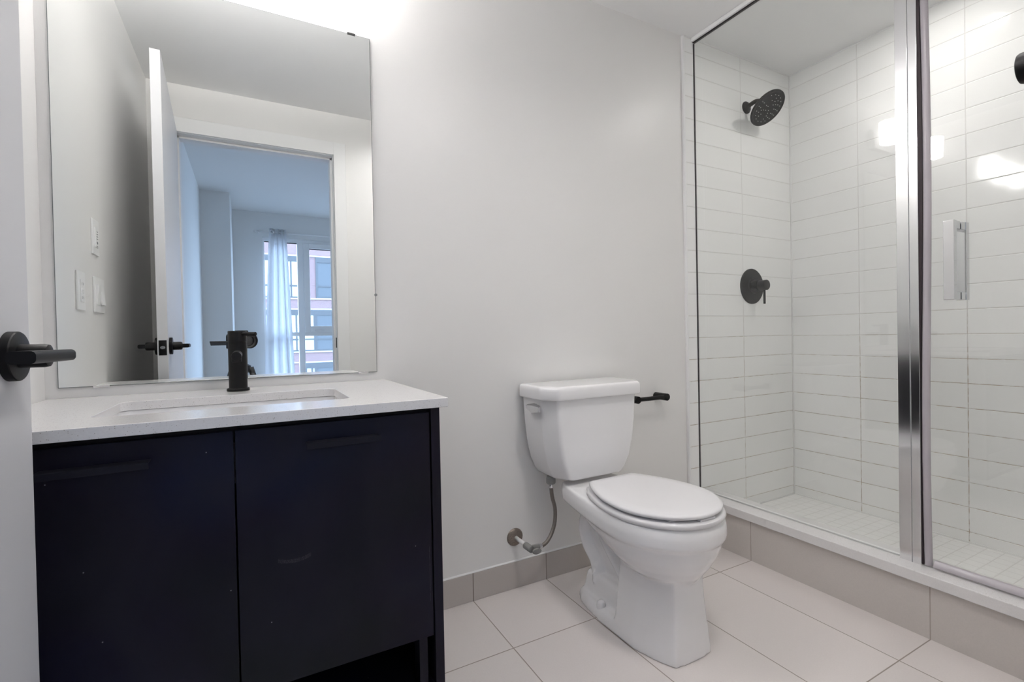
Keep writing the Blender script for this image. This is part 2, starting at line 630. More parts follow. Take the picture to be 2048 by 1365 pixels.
# baseboards of the floor tile
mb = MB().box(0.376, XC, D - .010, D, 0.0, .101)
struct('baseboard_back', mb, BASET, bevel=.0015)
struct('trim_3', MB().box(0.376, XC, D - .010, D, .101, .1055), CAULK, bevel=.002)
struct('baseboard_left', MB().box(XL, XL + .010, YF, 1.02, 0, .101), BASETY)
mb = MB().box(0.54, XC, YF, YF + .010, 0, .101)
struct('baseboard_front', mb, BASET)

# shower curb
curb = struct('shower_curb', loc=(XC + .05, 0.85, 0))
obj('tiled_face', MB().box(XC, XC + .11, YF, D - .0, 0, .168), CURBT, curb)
obj('quartz_cap', MB().box(1.799, 1.945, YF + .01, D - .010, .168, .2035), QUARTZ, curb, bevel=.003)

# doorway
fr = struct('trim_4', loc=(0.06, 0.02, 0))
mb = MB()
mb.box(-.353, -.335, YH, YF, 0, 2.103).box(.465, .483, YH, YF, 0, 2.103).box(-.335, .465, YH, YF, 2.085, 2.103)
obj('jamb', mb, TRIMW, fr, bevel=.001)
mb = MB()
mb.box(.453, .465, YH + .01, .038, 0, 2.085).box(-.335, .465, YH + .01, .038, 2.073, 2.085).box(-.335, -.323, YH + .01, .038, 0, 2.085)
obj('door_stop', mb, TRIMW, fr, bevel=.001)
mb = MB()
for (y0, y1) in ((YF, YF + .013), (YH - .013, YH)):
    mb.box(-.408, -.338, y0, y1, 0, 2.165).box(.468, .538, y0, y1, 0, 2.165).box(-.338, .468, y0, y1, 2.088, 2.165)
obj('casing', mb, TRIMW, fr, bevel=.002)
mb = MB().box(.4630, .4652, .048, .078, .905, .968)
o = obj('strike_plate', mb, BLACKM, fr, bevel=.0005)
o['label'] = 'black strike plate'

# the open door: local frame along the leaf (u), outward of its right face (n)
h0 = Vector((-.3245, .1015, 0))
du = (Vector((-.2832, .949, 0)) - h0)
LEAF = du.length
du.normalize()
dn = Vector((du.y, -du.x, 0))
DM = Matrix(((dn.x, du.x, 0, h0.x), (dn.y, du.y, 0, h0.y), (0, 0, 1, 0), (0, 0, 0, 1)))   # (n,u,z) -> world
door = struct('door_1', loc=(h0.x, h0.y, 0))
door['label'] = 'white flush bathroom door standing open at the left, black lever handle'
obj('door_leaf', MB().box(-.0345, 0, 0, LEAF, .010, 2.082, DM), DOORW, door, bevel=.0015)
HU = .790


def lever(sgn, par):
    def P(n, u, z):
        return DM @ Vector((n if sgn > 0 else -.0345 - n, u, z))
    zz = .945
    dv = (P(1, 0, 0) - P(0, 0, 0)).normalized()
    c = P(0, HU, zz)
    root = obj('door_handle', MB().lathe(c, dv, [(.0335, 0), (.0335, .0095), (.0325, .0108), (.031, .0112)], 56), BLACKM, par, smooth=True, auto=30)
    mb = MB().lathe(c, dv, [(.0160, .010), (.0160, .036), (.0150, .0410), (.0100, .0430)], 40)
    obj('neck', mb, BLACKM, root, smooth=True, auto=35)
    # flat stadium bar running back along the door
    prof = []
    a, b, hz, rc = .038, .0655, .0078, .0055
    for cx_, cz_, t0 in ((b - rc, hz - rc, 0), (a + rc, hz - rc, PI / 2), (a + rc, -hz + rc, PI), (b - rc, -hz + rc, 1.5 * PI)):
        for k in range(7):
            t = t0 + PI / 2 * k / 6
            prof.append((cx_ + rc * math.cos(t), cz_ + rc * math.sin(t)))
    r0 = [tuple(P(n, HU + .012, zz + z)) for n, z in prof]
    r1 = [tuple(P(n, HU - .112, zz + z)) for n, z in prof]
    obj('lever', MB().loft([r0, r1]), BLACKM, root, smooth=True, auto=50)
    return root


lever(1, door)
lever(-1, door)
mb = MB().box(-.0300, -.0045, LEAF - .0005, LEAF + .0018, .910, .968, DM)
lp = obj('latch_plate', mb, BLACKM, door, bevel=.0006)
c = DM @ Vector((-.01725, LEAF + .001, .940))
o = obj('latch_bolt', MB().lathe(c, du, [(.0085, 0), (.0085, .005), (.006, .009)], 24), CHROMEB, lp, smooth=True, auto=40)
o['label'] = 'bright round latch bolt'

# ------------------------------------------------------------------ bedroom behind the doorway
struct('wall_bedroom_left', MB().box(XL - .1, XL, -3.76, YH, 0, 2.61), BEDP)
struct('wall_bedroom_right', MB().box(3.2, 3.3, -3.76, YH, 0, 2.61), BEDP)
struct('wall_bedroom_back', MB().box(XR + .1, 3.3, YH, YF, 0, 2.75), BEDP)
mb = MB()
YW = -3.75
WX0, WX1, WZ0, WZ1 = .150, 2.77, .10, 2.285
mb.box(XL - .1, WX0, YW - .15, YW, 0, 2.61).box(WX1, 3.3, YW - .15, YW, 0, 2.61).box(WX0, WX1, YW - .15, YW, 0, WZ0).box(WX0, WX1, YW - .15, YW, WZ1, 2.61)
struct('wall_bedroom_window', mb, BEDP)
struct('wall_bedroom_column', MB().box(XL, -.178, -3.75, -2.96, 0, 2.60), BEDP)
struct('ceiling_bedroom', MB().box(XL - .1, 3.3, -3.9, YH, 2.60, 2.7), BEDP)
struct('floor_bedroom', MB().box(XL - .1, 3.3, -3.9, YH, -.1, -.001), WOOD)

# window
win = struct('window_1', loc=((WX0 + WX1) / 2, YW, WZ0))
y0, y1 = YW - .10, YW - .02
mb = MB()
mb.box(WX0, WX1, y0, y1, WZ1 - .045, WZ1).box(WX0, WX1, y0, y1, WZ0, WZ0 + .05)
mb.box(WX0, WX0 + .022, y0, y1, WZ0 + .05, WZ1 - .045).box(WX1 - .03, WX1, y0, y1, WZ0 + .05, WZ1 - .045)
for mx in (.595, 1.46, 2.32):
    mb.box(mx - .036, mx + .036, y0, y1, WZ0 + .05, WZ1 - .045)
for a, b in ((WX0 + .022, .559), (.631, 1.424), (1.496, 2.284), (2.356, WX1 - .03)):
    mb.box(a, b, y0, y1, 1.008, 1.058)
obj('window_frame', mb, WINV, win, bevel=.002)
mb = MB()
sx0, sx1, sz0, sz1 = .632, 1.424, 1.058, 2.240
mb.box(sx0, sx0 + .075, y0 + .01, y1 + .015, sz0, sz1).box(sx1 - .075, sx1, y0 + .01, y1 + .015, sz0, sz1)
mb.box(sx0 + .075, sx1 - .075, y0 + .01, y1 + .015, sz0, sz0 + .079).box(sx0 + .075, sx1 - .075, y0 + .01, y1 + .015, sz1 - .062, sz1)
obj('window_sash', mb, WINV, win, bevel=.004)
obj('sash_gasket', MB().box(sx0 + .075, sx1 - .075, y0 + .035, y0 + .05, sz1 - .070, sz1 - .062), DFRAME, win)
obj('sash_lock', MB().box(sx0 + .12, sx0 + .24, y1 + .015, y1 + .03, sz0 + .02, sz0 + .035), TRIMW, win, bevel=.003)
ym = (y0 + y1) / 2
for a, b, z0, z1 in ((.172, .559, 1.058, 2.24), (.172, .559, .15, 1.008), (.707, 1.349, 1.137, 2.178), (.631, 1.424, .15, 1.008),
                     (1.496, 2.284, 1.058, 2.24), (1.496, 2.284, .15, 1.008), (2.356, 2.74, 1.058, 2.24), (2.356, 2.74, .15, 1.008)):
    obj('window_pane', MB().box(a, b, ym - .003, ym + .003, z0, z1), WGLASS, win)

# curtain and rod
t = thing('curtain_rod', 'thin white curtain rod on brackets above the bedroom window', 'curtain rod', (.1, YW, 2.335))
obj('rod', MB().cyl((.09, YW + .075, 2.338), (2.9, YW + .075, 2.338), .008, 16), TRIMW, t, smooth=True)
obj('finial', MB().lathe((.055, YW + .075, 2.338), (1, 0, 0), [(.004, 0), (.014, .006), (.014, .028), (.008, .036)], 20), TRIMW, t, smooth=True)
for bx_ in (.10, 2.8):
    mb = MB().box(bx_ - .01, bx_ + .01, YW, YW + .006, 2.30, 2.375).box(bx_ - .005, bx_ + .005, YW, YW + .078, 2.325, 2.332)
    obj('bracket', mb, TRIMW, t)
ct = thing('curtain', 'white sheer curtain gathered at the left of the bedroom window', 'curtain', (.31, YW + .075, 0))
mb = MB()
nz, nu = 26, 96
grid = []
for i in range(nz):
    z = 2.385 - (2.385 - .03) * i / (nz - 1)
    s = (i / (nz - 1))
    xa = .228 - .10 * s ** 0.8
    xb = .420 + .085 * s
    amp = .026 + .020 * s
    row = []
    for k in range(nu):
        u = k / (nu - 1)
        ph = 2 * PI * 3.0 * u ** 1.5 + .6
        x = xa + (xb - xa) * u + .004 * math.sin(ph * 2 + s * 3)
        y = YW + .075 + amp * math.sin(ph + .5 * math.sin(3 * s)) + .008 * s * math.sin(13 * u + 4 * s)
        row.append(mb.bm.verts.new((x, y, z)))
    grid.append(row)
for i in range(nz - 1):
    for k in range(nu - 1):
        mb._face([grid[i][k], grid[i][k + 1], grid[i + 1][k + 1], grid[i + 1][k]])
o = obj('curtain_cloth', mb, SHEER, ct, smooth=True)
sm = o.modifiers.new('thick', 'SOLIDIFY')
sm.thickness = .0012
for k in range(1):
    cx_ = .258
    mb = MB()
    ring = []
    for a in range(28):
        aa = 2 * PI * a / 28
        ring.append((cx_ + .0, YW + .075 + .0 + .020 * math.cos(aa) * .25, 2.338 + .020 * math.sin(aa)))
    pts = [(cx_ + .018 * math.cos(2 * PI * a / 28), YW + .075 + .034 * (1 if k % 2 == 0 else -1), 2.335 + .020 * math.sin(2 * PI * a / 28)) for a in range(29)]
    g_ = obj('grommet', mb.tube(pts, .0045, 8), CHROMEB, ct, smooth=True)

# building across the street; positions scaled away from the viewpoint
BY, BS = -24.0, 1.416


def bx(x):
    return x * BS


def bz(z):
    return .96 + (z - .96) * BS


apt = thing('apartment_building', 'red brick apartment building with pale bands seen through the bedroom window', 'building', (2, BY - 3, -8))
obj('brick_wall', MB().box(-9, 16, BY - 6, BY, -8, 7.6), BRICK, apt)
PITCH = 1.95
for fl in range(0, 3):
    zt = 4.0 - PITCH * fl if fl else 4.0
    zb = zt - 1.52
    obj('stone_band', MB().box(-9, 16, BY, BY + .06, bz(zt), bz(zt + .05)), STONE, apt)
    obj('stone_band', MB().box(-9, 16, BY, BY + .06, bz(zb - .05), bz(zb)), STONE, apt)
    for unit in (-4.6, 0.0, 4.6):
        if fl == 0:
            spans = [(.42, 1.86, True), (2.145, 3.6, False)]
        elif fl == 2:
            spans = [(1.72, 2.087, True), (2.087, 3.6, False)]
        else:
            spans = [(.42, 2.087, True), (2.087, 3.6, False)]
        for a, b, bright in spans:
            xa, xb = bx(a + unit), bx(b + unit)
            za, zb_ = bz(zb), bz(zt)
            mb = MB()
            w = .07
            head = .28
            mb.box(xa, xb, BY - .02, BY + .06, zb_ - head, zb_).box(xa, xb, BY - .02, BY + .06, za, za + w)
            mb.box(xa, xa + w, BY - .02, BY + .06, za + w, zb_ - head).box(xb - w, xb, BY - .02, BY + .06, za + w, zb_ - head)
            mid = xa + (xb - xa) * .62
            mb.box(mid - w / 2, mid + w / 2, BY - .02, BY + .06, za + w, zb_ - head)
            zm = za + (zb_ - za) * .29
            mb.box(xa + w, mid - w / 2, BY - .02, BY + .06, zm - w / 2, zm + w / 2).box(mid + w / 2, xb - w, BY - .02, BY + .06, zm - w / 2, zm + w / 2)
            f = obj('window', mb, DFRAME, apt)
            obj('pane', MB().box(xa + w, xb - w, BY - .0, BY + .02, za + w, zb_ - head), BLIND if bright else DGLASS, f)
struct('ground_street', MB().box(-30, 40, BY - 2, -4.2, -8.2, -8), ASPH)

# ------------------------------------------------------------------ vanity
VY = 1.049      # door faces
van = thing('vanity_cabinet', 'black two-door vanity cabinet under the white countertop', 'cabinet', (-.035, 1.33, .15))
VX0, VX1 = XL + .002, .3735
obj('side_panel', MB().box(VX1 - .021, VX1, VY, D - .001, .150, .801), BLACKV, van, bevel=.001)
obj('side_panel', MB().box(VX0, VX0 + .018, VY, D - .001, .150, .801), BLACKV, van, bevel=.001)
obj('back_panel', MB().box(VX0 + .018, VX1 - .021, D - .012, D - .001, .150, .801), BLACKI, van)
obj('top_rail', MB().box(VX0 + .018, VX1 - .021, VY + .022, VY + .06, .765, .801), BLACKI, van)
obj('bottom_shelf', MB().box(VX0 + .018, VX1 - .021, VY + .002, D - .012, .150, .168), BLACKV, van)
obj('middle_shelf', MB().box(VX0 + .018, VX1 - .021, VY + .024, D - .012, .284, .300), BLACKI, van)
obj('inner_post', MB().box(VX1 - .055, VX1 - .036, VY + .012, VY + .05, .168, .284), BLACKV, van)
DZ0, DZ1 = .284, .7905
for (a, b, ha, hb) in ((-.4375, -.0345, -.307, -.160), (-.0315, .3485, .091, .234)):
    d = obj('cabinet_door', MB().box(a, b, VY, VY + .018, DZ0, DZ1), BLACKV, van, bevel=.0008)
    mb = MB()
    zt = .7560
    mb.box(ha, hb, VY - .0275, VY, zt - .0025, zt).box(ha, hb, VY - .030, VY - .0275, zt - .0115, zt)
    obj('handle', mb, HANDLEB, d, bevel=.0005)

# countertop with the sink cut-out
CX0, CX1, CY0, CY1, CZ0, CZ1 = XL + .001, .388, 1.029, D - .001, .802, .823
SX0, SX1, SY0, SY1 = -.268, .198, 1.155, 1.418


def rrect(x0, x1, y0, y1, r, k=7):
    pts = []
    for cx, cy, a0 in ((x1 - r, y1 - r, 0), (x0 + r, y1 - r, PI / 2), (x0 + r, y0 + r, PI), (x1 - r, y0 + r, 1.5 * PI)):
        for i in range(k):
            a = a0 + PI / 2 * i / (k - 1)
            pts.append((cx + r * math.cos(a), cy + r * math.sin(a)))
    return pts


inner = rrect(SX0, SX1, SY0, SY1, .022)
outer = []
for (ex, ey) in ((CX1, CY1), (CX0, CY1), (CX0, CY0), (CX1, CY0)):
    outer += [(ex, ey)] * 7


def countertop():
    bm = bmesh.new()
    n = len(inner)
    lay = {}
    for zz in (CZ0, CZ1):
        iv = [bm.verts.new((x, y, zz)) for x, y in inner]
        cv = [bm.verts.new((*outer[i * 7], zz)) for i in range(4)]
        lay[zz] = (iv, cv)
    for zz in (CZ0, CZ1):
        iv, cv = lay[zz]
        for c in range(4):
            for i in range(6):
                bm.faces.new([cv[c], iv[c * 7 + i], iv[c * 7 + i + 1]])
            bm.faces.new([cv[c], iv[c * 7 + 6], iv[(c * 7 + 7) % n], cv[(c + 1) % 4]])
    for i in range(n):
        j = (i + 1) % n
        bm.faces.new([lay[CZ0][0][i], lay[CZ0][0][j], lay[CZ1][0][j], lay[CZ1][0][i]])
    for i in range(4):
        j = (i + 1) % 4
        bm.faces.new([lay[CZ0][1][i], lay[CZ0][1][j], lay[CZ1][1][j], lay[CZ1][1][i]])
    m = MB()
    m.bm.free()
    m.bm = bm
    return m


tag(obj('countertop', countertop(), QUARTZ, bevel=.0016, angle=60), 'white speckled quartz countertop with a rectangular sink cut-out', 'countertop')

snk = thing('sink_basin', 'white rectangular undermount sink basin below the countertop', 'sink', (-.035, 1.286, .66))
e = .004


def ring(d, z, r):
    return [(x, y, z) for x, y in rrect(SX0 - e + d, SX1 + e - d, SY0 - e + d, SY1 + e - d, r)]


rg = [ring(-.018, .8010, .03), ring(0, .8010, .025), ring(.004, .78, .025), ring(.012, .70, .03), ring(.03, .675, .035), ring(.07, .668, .03),
      ring(.07, .655, .03), ring(.02, .66, .035), ring(0, .69, .03), ring(-.006, .785, .026), ring(-.018, .785, .03)]
obj('basin', MB().loft(rg, cap=False, closed=True), PORC, snk, smooth=True, auto=40)
# floor of the bowl, and its drain
obj('basin_floor', MB().loft([ring(.065, .657, .03), ring(.065, .6675, .03)]), PORC, snk)
obj('drain', MB().lathe((-.035, 1.29, .6665), (0, 0, 1), [(.030, 0), (.030, .003), (.024, .005), (.020, .003)], 32), BLACKM, snk, smooth=True, auto=30)

# faucet
FX, FY = -.0345, 1.530
fa = thing('faucet', 'matt black single-lever faucet standing on the countertop', 'faucet', (FX, FY, CZ1))
obj('base_ring', MB().lathe((FX, FY, CZ1), (0, 0, 1), [(.0270, 0), (.0282, .001), (.0282, .0055), (.0265, .0075)], 48), BLACKM, fa, smooth=True, auto=40)
obj('body', MB().lathe((FX, FY, CZ1 + .006), (0, 0, 1), [(.0226, 0), (.0226, .1270)], 48), BLACKM, fa, smooth=True, auto=40)
obj('cap', MB().lathe((FX, FY, CZ1 + .1345), (0, 0, 1), [(.0215, -.002), (.0215, 0), (.0226, .0005), (.0226, .0290), (.0215, .0300), (.018, .0302)], 48), BLACKM, fa, smooth=True, auto=40)
hz = CZ1 + .156
obj('lever_handle', MB().cyl((FX + .012, FY - .014, hz), (FX + .045, FY - .046, hz - .001), .0052, 24, .0012), BLACKM, fa, smooth=True, auto=40)
sz = CZ1 + .100
sp = obj('spout', MB().lathe((FX, FY - .015, sz), (0, -1, -.02), [(.0118, 0), (.0118, .108), (.0114, .110), (.0105, .1105)], 36), BLACKM, fa, smooth=True, auto=40)
obj('aerator', MB().box(FX - .0108, FX + .0108, FY - .124, FY - .102, sz - .0170, sz - .006), BLACKM, sp, bevel=.002)

# mirror
mir = thing('wall_mirror', 'large frameless rectangular mirror above the vanity', 'mirror', (-.035, D, .849))
MX0, MX1, MZ0, MZ1 = -.4310, .3620, .8490, 1.9370
obj('mirror_glass', MB().box(MX0 + .0015, MX1 - .0015, D - .0062, D - .001, MZ0 + .0015, MZ1 - .0015), MIRROR, mir)
obj('mirror_back', MB().box(MX0, MX1, D - .0055, D - .0, MZ0, MZ1), MEDGE, mir)
for (cx, cz, w, h) in ((-.345, MZ0, .034, .003), (.318, MZ0, .034, .003)):
    o = obj('clip', MB().box(cx - w / 2, cx + w / 2, D - .0082, D, cz - .0025, cz + h), CHROME, mir, bevel=.0005)
o = obj('clip', MB().box(.292, .316, D - .0085, D, MZ1 - .003, MZ1 + .0025), BLACKP, mir)
o['label'] = 'small dark clip on the top edge'
o = obj('clip', MB().cyl((.363, D - .0085, 1.102), (.363, D, 1.102), .0045, 16), GREYMARK, mir, smooth=True, auto=40)
o['label'] = 'small grey round clip on the right edge'

# vanity light above the mirror
vl = thing('vanity_light', 'lit vanity lamp on the wall above the mirror, reflected in the shower glass', 'lamp', (0, D, 2.10))
obj('backplate', MB().box(-.430, .300, D - .035, D, 2.085, 2.205), TRIMW, vl, bevel=.003)
for k in range(3):
    cx = -.360 + .295 * k
    obj('lamp_arm', MB().cyl((cx, D - .035, 2.145), (cx, D - .075, 2.145), .012, 16), CHROME, vl, smooth=True, auto=40)
    obj('lamp_glass', MB().lathe((cx, D - .085, 2.105), (0, 0, 1), [(.040, 0), (.046, .004), (.050, .13), (.0495, .132)], 32), LAMPG, vl, smooth=True, auto=40)
    obj('lamp_bulb', MB().lathe((cx, D - .085, 2.2365), (0, 0, 1), [(.046, 0), (.046, .002)], 32), LAMPU, vl)

# ------------------------------------------------------------------ ceiling lamps
lx, ly = 2.235, .893
t = thing('recessed_light', 'lit recessed ceiling light over the shower', 'ceiling light', (lx, ly, ZC - .006))
obj('trim_ring', MB().lathe((lx, ly, ZC), (0, 0, -1), [(.062, 0), (.062, .004), (.052, .007), (.050, .004)], 40), TRIMW, t, smooth=True, auto=40)
obj('diffuser', MB().lathe((lx, ly, ZC), (0, 0, -1), [(.038, .0035), (.038, .0055)], 40), LAMPC, t)
rx, ry = .88, .45  # added drum lamp, out of view, to lift the light on the floor
t = thing('added_drum_lamp', 'added unseen drum fill lamp on the bathroom ceiling near the doorway', 'ceiling light', (rx, ry, ZC - .11))
obj('fill_lamp_shade', MB().lathe((rx, ry, ZC), (0, 0, -1), [(.170, .022), (.172, .110), (.176, .110), (.175, 0), (.02, 0), (.02, .012), (.15, .022)], 56), TRIMW, t, smooth=True, auto=40)
obj('diffuser', MB().lathe((rx, ry, ZC), (0, 0, -1), [(.158, .024), (.158, .030), (.150, .034)], 48), LAMP_FILL, t, smooth=True, auto=40)
# ------------------------------------------------------------------ switches on the left wall


def plate(name, label, cat, yc, zc, w, h, kind):
    t = thing(name, label, cat, (XL, yc, zc))
    obj('cover_plate', MB().box(XL, XL + .006, yc - w / 2, yc + w / 2, zc - h / 2, zc + h / 2), WHITEPL, t, bevel=.002)
    if kind == 'timer':
        obj('timer_face', MB().box(XL + .005, XL + .0085, yc - .0165, yc + .0165, zc - .0335, zc + .0335), WHITEPL, t, bevel=.001)
        for k in range(4):
            obj('indicator', MB().box(XL + .008, XL + .0092, yc - .009, yc + .004, zc + .018 - .008 * k, zc + .0205 - .008 * k), GREYMARK, t)
        obj('button', MB().cyl((XL + .008, yc, zc - .018), (XL + .0098, yc, zc - .018), .0045, 16), GREYMARK, t, smooth=True, auto=40)
        obj('slot', MB().box(XL + .008, XL + .0092, yc - .008, yc + .008, zc - .031, zc - .0285), GREYMARK, t)
    elif kind == 'outlet':
        f = obj('outlet_face', MB().box(XL + .005, XL + .0085, yc - .0165, yc + .0165, zc - .0335, zc + .0335), WHITEPL, t, bevel=.001)
        for k in (-1, 1):
            obj('button', MB().box(XL + .008, XL + .0100, yc - .008, yc + .008, zc + k * .005 - .003, zc + k * .005 + .003), WHITEPL, t, bevel=.0005)
            for q in (-1, 1):
                obj('slot', MB().box(XL + .008, XL + .0088, yc + q * .006 - .001, yc + q * .006 + .001, zc + k * .021 - .004, zc + k * .021 + .004), GREYMARK, t)
    else:
        for k in (-1, 1):
            m = Matrix.Translation((XL + .007, yc + k * .023, zc)) @ Matrix.Rotation(.09 * k, 4, 'Y')
            obj('rocker', MB().box(-.003, .004, -.0165, .0165, -.0335, .0335, m), WHITEPL, t, bevel=.001)
    return t


plate('fan_timer', 'white fan timer plate on the left wall, above the two other plates', 'timer', 1.130, 1.316, .074, .118, 'timer')
plate('wall_outlet', 'white wall outlet beside the double light switch', 'outlet', 1.305, 1.122, .074, .118, 'outlet')
plate('light_switch', 'white double rocker light switch on the left wall', 'switch', 1.105, 1.124, .118, .118, 'switch')

# ------------------------------------------------------------------ toilet
TX = 1.115
toi = thing('toilet', 'white two-piece toilet with its lid closed against the back wall', 'toilet', (TX, 1.25, 0))


def egg(front, yc, back, hw, hb, z, n=28, mexp=1.9, dx=0.0, r=.022):
    """egg-shaped plan: half ellipse in front, sides narrowing to a straight back of half-width hb"""
    pts = []
    for i in range(n + 1):
        a = -PI / 2 + PI * i / n
        pts.append((TX + dx + hw * math.sin(a), yc - (yc - front) * math.cos(a), z))
    m = 10
    side = []
    for i in range(1, m + 1):
        s = i / m
        side.append((hw - (hw - hb) * s ** mexp, yc + (back - yc) * s))
    r = min(r, hb * .5)
    side2 = [(hb * 1.0 if False else s_[0], s_[1]) for s_ in side[:-1]]
    xb = side[-1][0]
    corner = [(xb + .002, back - r), (xb - r * .3, back - r * .22), (xb - r, back)]
    full = [q for q in side2 if q[1] < back - r - .004] + corner
    while len(full) < m + 2:
        full.insert(-1, ((full[-2][0] + full[-1][0]) / 2, (full[-2][1] + full[-1][1]) / 2))
    for x, y in full:
        pts.append((TX + dx + x, y, z))
    for x, y in reversed(full):
        pts.append((TX + dx - x, y, z))
    return pts


# bowl, pedestal, trapway and deck fused into one glazed body
mb = MB()
Z = .413
R = [egg(.928, 1.12, 1.500, .174, .113, Z, mexp=1.5),
     egg(.923, 1.12, 1.503, .179, .117, Z - .005, mexp=1.5),
     egg(.918, 1.12, 1.505, .185, .120, Z - .025, mexp=1.5),
     egg(.917, 1.12, 1.503, .186, .119, Z - .054, mexp=1.5),
     egg(.922, 1.12, 1.497, .181, .112, Z - .061, mexp=1.5),
     egg(.928, 1.12, 1.470, .1755, .092, Z - .066, mexp=1.5),
     egg(.932, 1.12, 1.440, .171, .078, Z - .085),
     egg(.942, 1.12, 1.380, .159, .064, Z - .113),
     egg(.957, 1.12, 1.310, .140, .054, Z - .142),
     egg(.977, 1.12, 1.265, .113, .046, Z - .170),
     egg(1.00, 1.12, 1.240, .080, .040, Z - .196),
     egg(1.03, 1.12, 1.230, .048, .030, Z - .214)]
mb.loft(list(reversed(R)))


def ped(front, fw, mid, hw, back, hb, z):
    """plan of the pedestal: flat narrow front, widening sides"""
    L = [(fw, front), (fw + (hw - fw) * .55, front + (mid - front) * .42), (hw, mid), (hw * .99, (mid + back) / 2), (hb, back)]
    pts = []
    c = [(0, front - .006), (fw * .6, front - .004), (fw * .9, front - .001)] + L + [(hb * .5, back + .004)]
    for x, y in c:
        pts.append((TX + x, y, z))
    for x, y in reversed(c[1:]):
        pts.append((TX - x, y, z))
    return pts


PR = [ped(.990, .074, 1.12, .119, 1.215, .115, 0.0),
      ped(.990, .073, 1.12, .118, 1.215, .114, .020),
      ped(.993, .069, 1.12, .108, 1.213, .106, .070),
      ped(.998, .064, 1.12, .097, 1.214, .096, .130),
      ped(1.002, .062, 1.12, .090, 1.215, .088, .180),
      ped(1.004, .062, 1.12, .090, 1.215, .082, .220),
      ped(1.004, .062, 1.12, .092, 1.225, .076, .260),
      ped(1.006, .060, 1.12, .094, 1.240, .070, .300),
      ped(1.010, .056, 1.12, .094, 1.260, .066, .330)]
mb.loft(PR)


def foot(z, d):
    P = []
    prof = [(.0, 1.465), (.045, 1.462), (.078, 1.445), (.097, 1.41), (.108, 1.36), (.116, 1.29), (.120, 1.20), (.119, 1.12)]
    for x, y in prof:
        P.append((TX + max(x - d * (1 if x else 0), 0), y - (d if y > 1.4 else 0), z))
    Q = [(2 * TX - x, y, zz) for x, y, zz in reversed(P[1:])]
    return P + Q


mb.loft([foot(0, 0), foot(.022, .001), foot(.034, .006), foot(.040, .014)])
# web between the legs, and the S-shaped trapway
bl = []
for x_, y0_, y1_ in ((.052, 1.20, 1.415), (.062, 1.19, 1.424), (.064, 1.18, 1.428), (.068, 1.18, 1.434), (.074, 1.18, 1.442)):
    bl.append([(TX - x_, y0_, 0), (TX + x_, y0_, 0), (TX + x_, y1_ - .012, 0), (TX + x_ - .014, y1_, 0), (TX - x_ + .014, y1_, 0), (TX - x_, y1_ - .012, 0)])
for q, z_ in zip(bl, (.110, .104, .090, .055, .030)):
    for k_ in range(6):
        q[k_] = (q[k_][0], q[k_][1], z_)
mb.loft(bl)
mb.box(TX - .026, TX + .026, 1.15, 1.44, .03, .30)
tp = spline([(TX, 1.384, .02), (TX, 1.384, .090), (TX, 1.400, .142), (TX, 1.440, .180), (TX, 1.463, .232), (TX, 1.450, .288), (TX, 1.412, .318), (TX, 1.378, .300), (TX, 1.348, .245), (TX, 1.302, .195), (TX, 1.255, .150), (TX, 1.230, .085)], 6)
rr = []
for q in tp:
    rr.append(.030 if q.y > 1.383 else .021)
mb2 = MB()
mb2.tube(tp, rr, 20)
for v in mb2.bm.verts:
    v.co.x = TX + (v.co.x - TX) * (1.95 if v.co.y > 1.375 else 2.75)
tmp = bpy.data.meshes.new('trap')
mb2.bm.to_mesh(tmp)
mb2.bm.free()
mb.bm.from_mesh(tmp)
bpy.data.meshes.remove(tmp)
bowl = obj('bowl', mb, PORC, toi, smooth=True)
rm = bowl.modifiers.new('fuse', 'REMESH')
rm.mode = 'VOXEL'
rm.voxel_size = .004
rm.use_smooth_shade = True
sm = bowl.modifiers.new('glaze', 'SMOOTH')
sm.factor = .5
sm.iterations = 15

# bolt caps
for s in (-1, 1):
    obj('bolt_cap', MB().lathe((TX + s * .094, 1.297, .030), (0, 0, 1), [(.0155, 0), (.0155, .012), (.0135, .022), (.008, .028), (.002, .030)], 28), SEATP, toi, smooth=True, auto=60)

# seat ring and lid
zz0 = .4145
sr = [egg(.922, 1.12, 1.36, .178, .108, zz0), egg(.918, 1.12, 1.362, .181, .110, zz0 + .006), egg(.920, 1.12, 1.36, .179, .109, zz0 + .013), egg(.928, 1.12, 1.355, .172, .103, zz0 + .0165),
      egg(.97, 1.12, 1.29, .115, .07, zz0 + .0165), egg(.975, 1.12, 1.285, .110, .065, zz0 + .010), egg(.975, 1.12, 1.285, .110, .065, zz0)]
obj('seat', MB().loft(sr, cap=False, closed=True), SEATP, toi, smooth=True, auto=50)
lz = .4368
lr = [egg(.938, 1.12, 1.343, .168, .094, lz, r=.008), egg(.929, 1.12, 1.346, .173, .099, lz + .003, r=.008), egg(.926, 1.12, 1.347, .176, .101, lz + .008, r=.008), egg(.928, 1.12, 1.346, .174, .100, lz + .0125, r=.008),
      egg(.938, 1.12, 1.340, .165, .092, lz + .0155, r=.008), egg(.975, 1.12, 1.315, .130, .072, lz + .0165)]
obj('seat_lid', MB().loft(lr), SEATP, toi, smooth=True, auto=60)
for s in (-1, 1):
    obj('seat_hinge', MB().box(TX + s * .072 - .014, TX + s * .072 + .014, 1.344, 1.372, .406, .424), SEATP, toi, bevel=.006, seg=3)
    obj('lid_bumper', MB().box(TX + s * .09 - .012, TX + s * .09 + .012, .975, .995, .430, .437), SEATP, toi, bevel=.002)
obj('lid_bumper', MB().box(TX - .03, TX + .03, .932, .946, .4305, .437), SEATP, toi, bevel=.002)


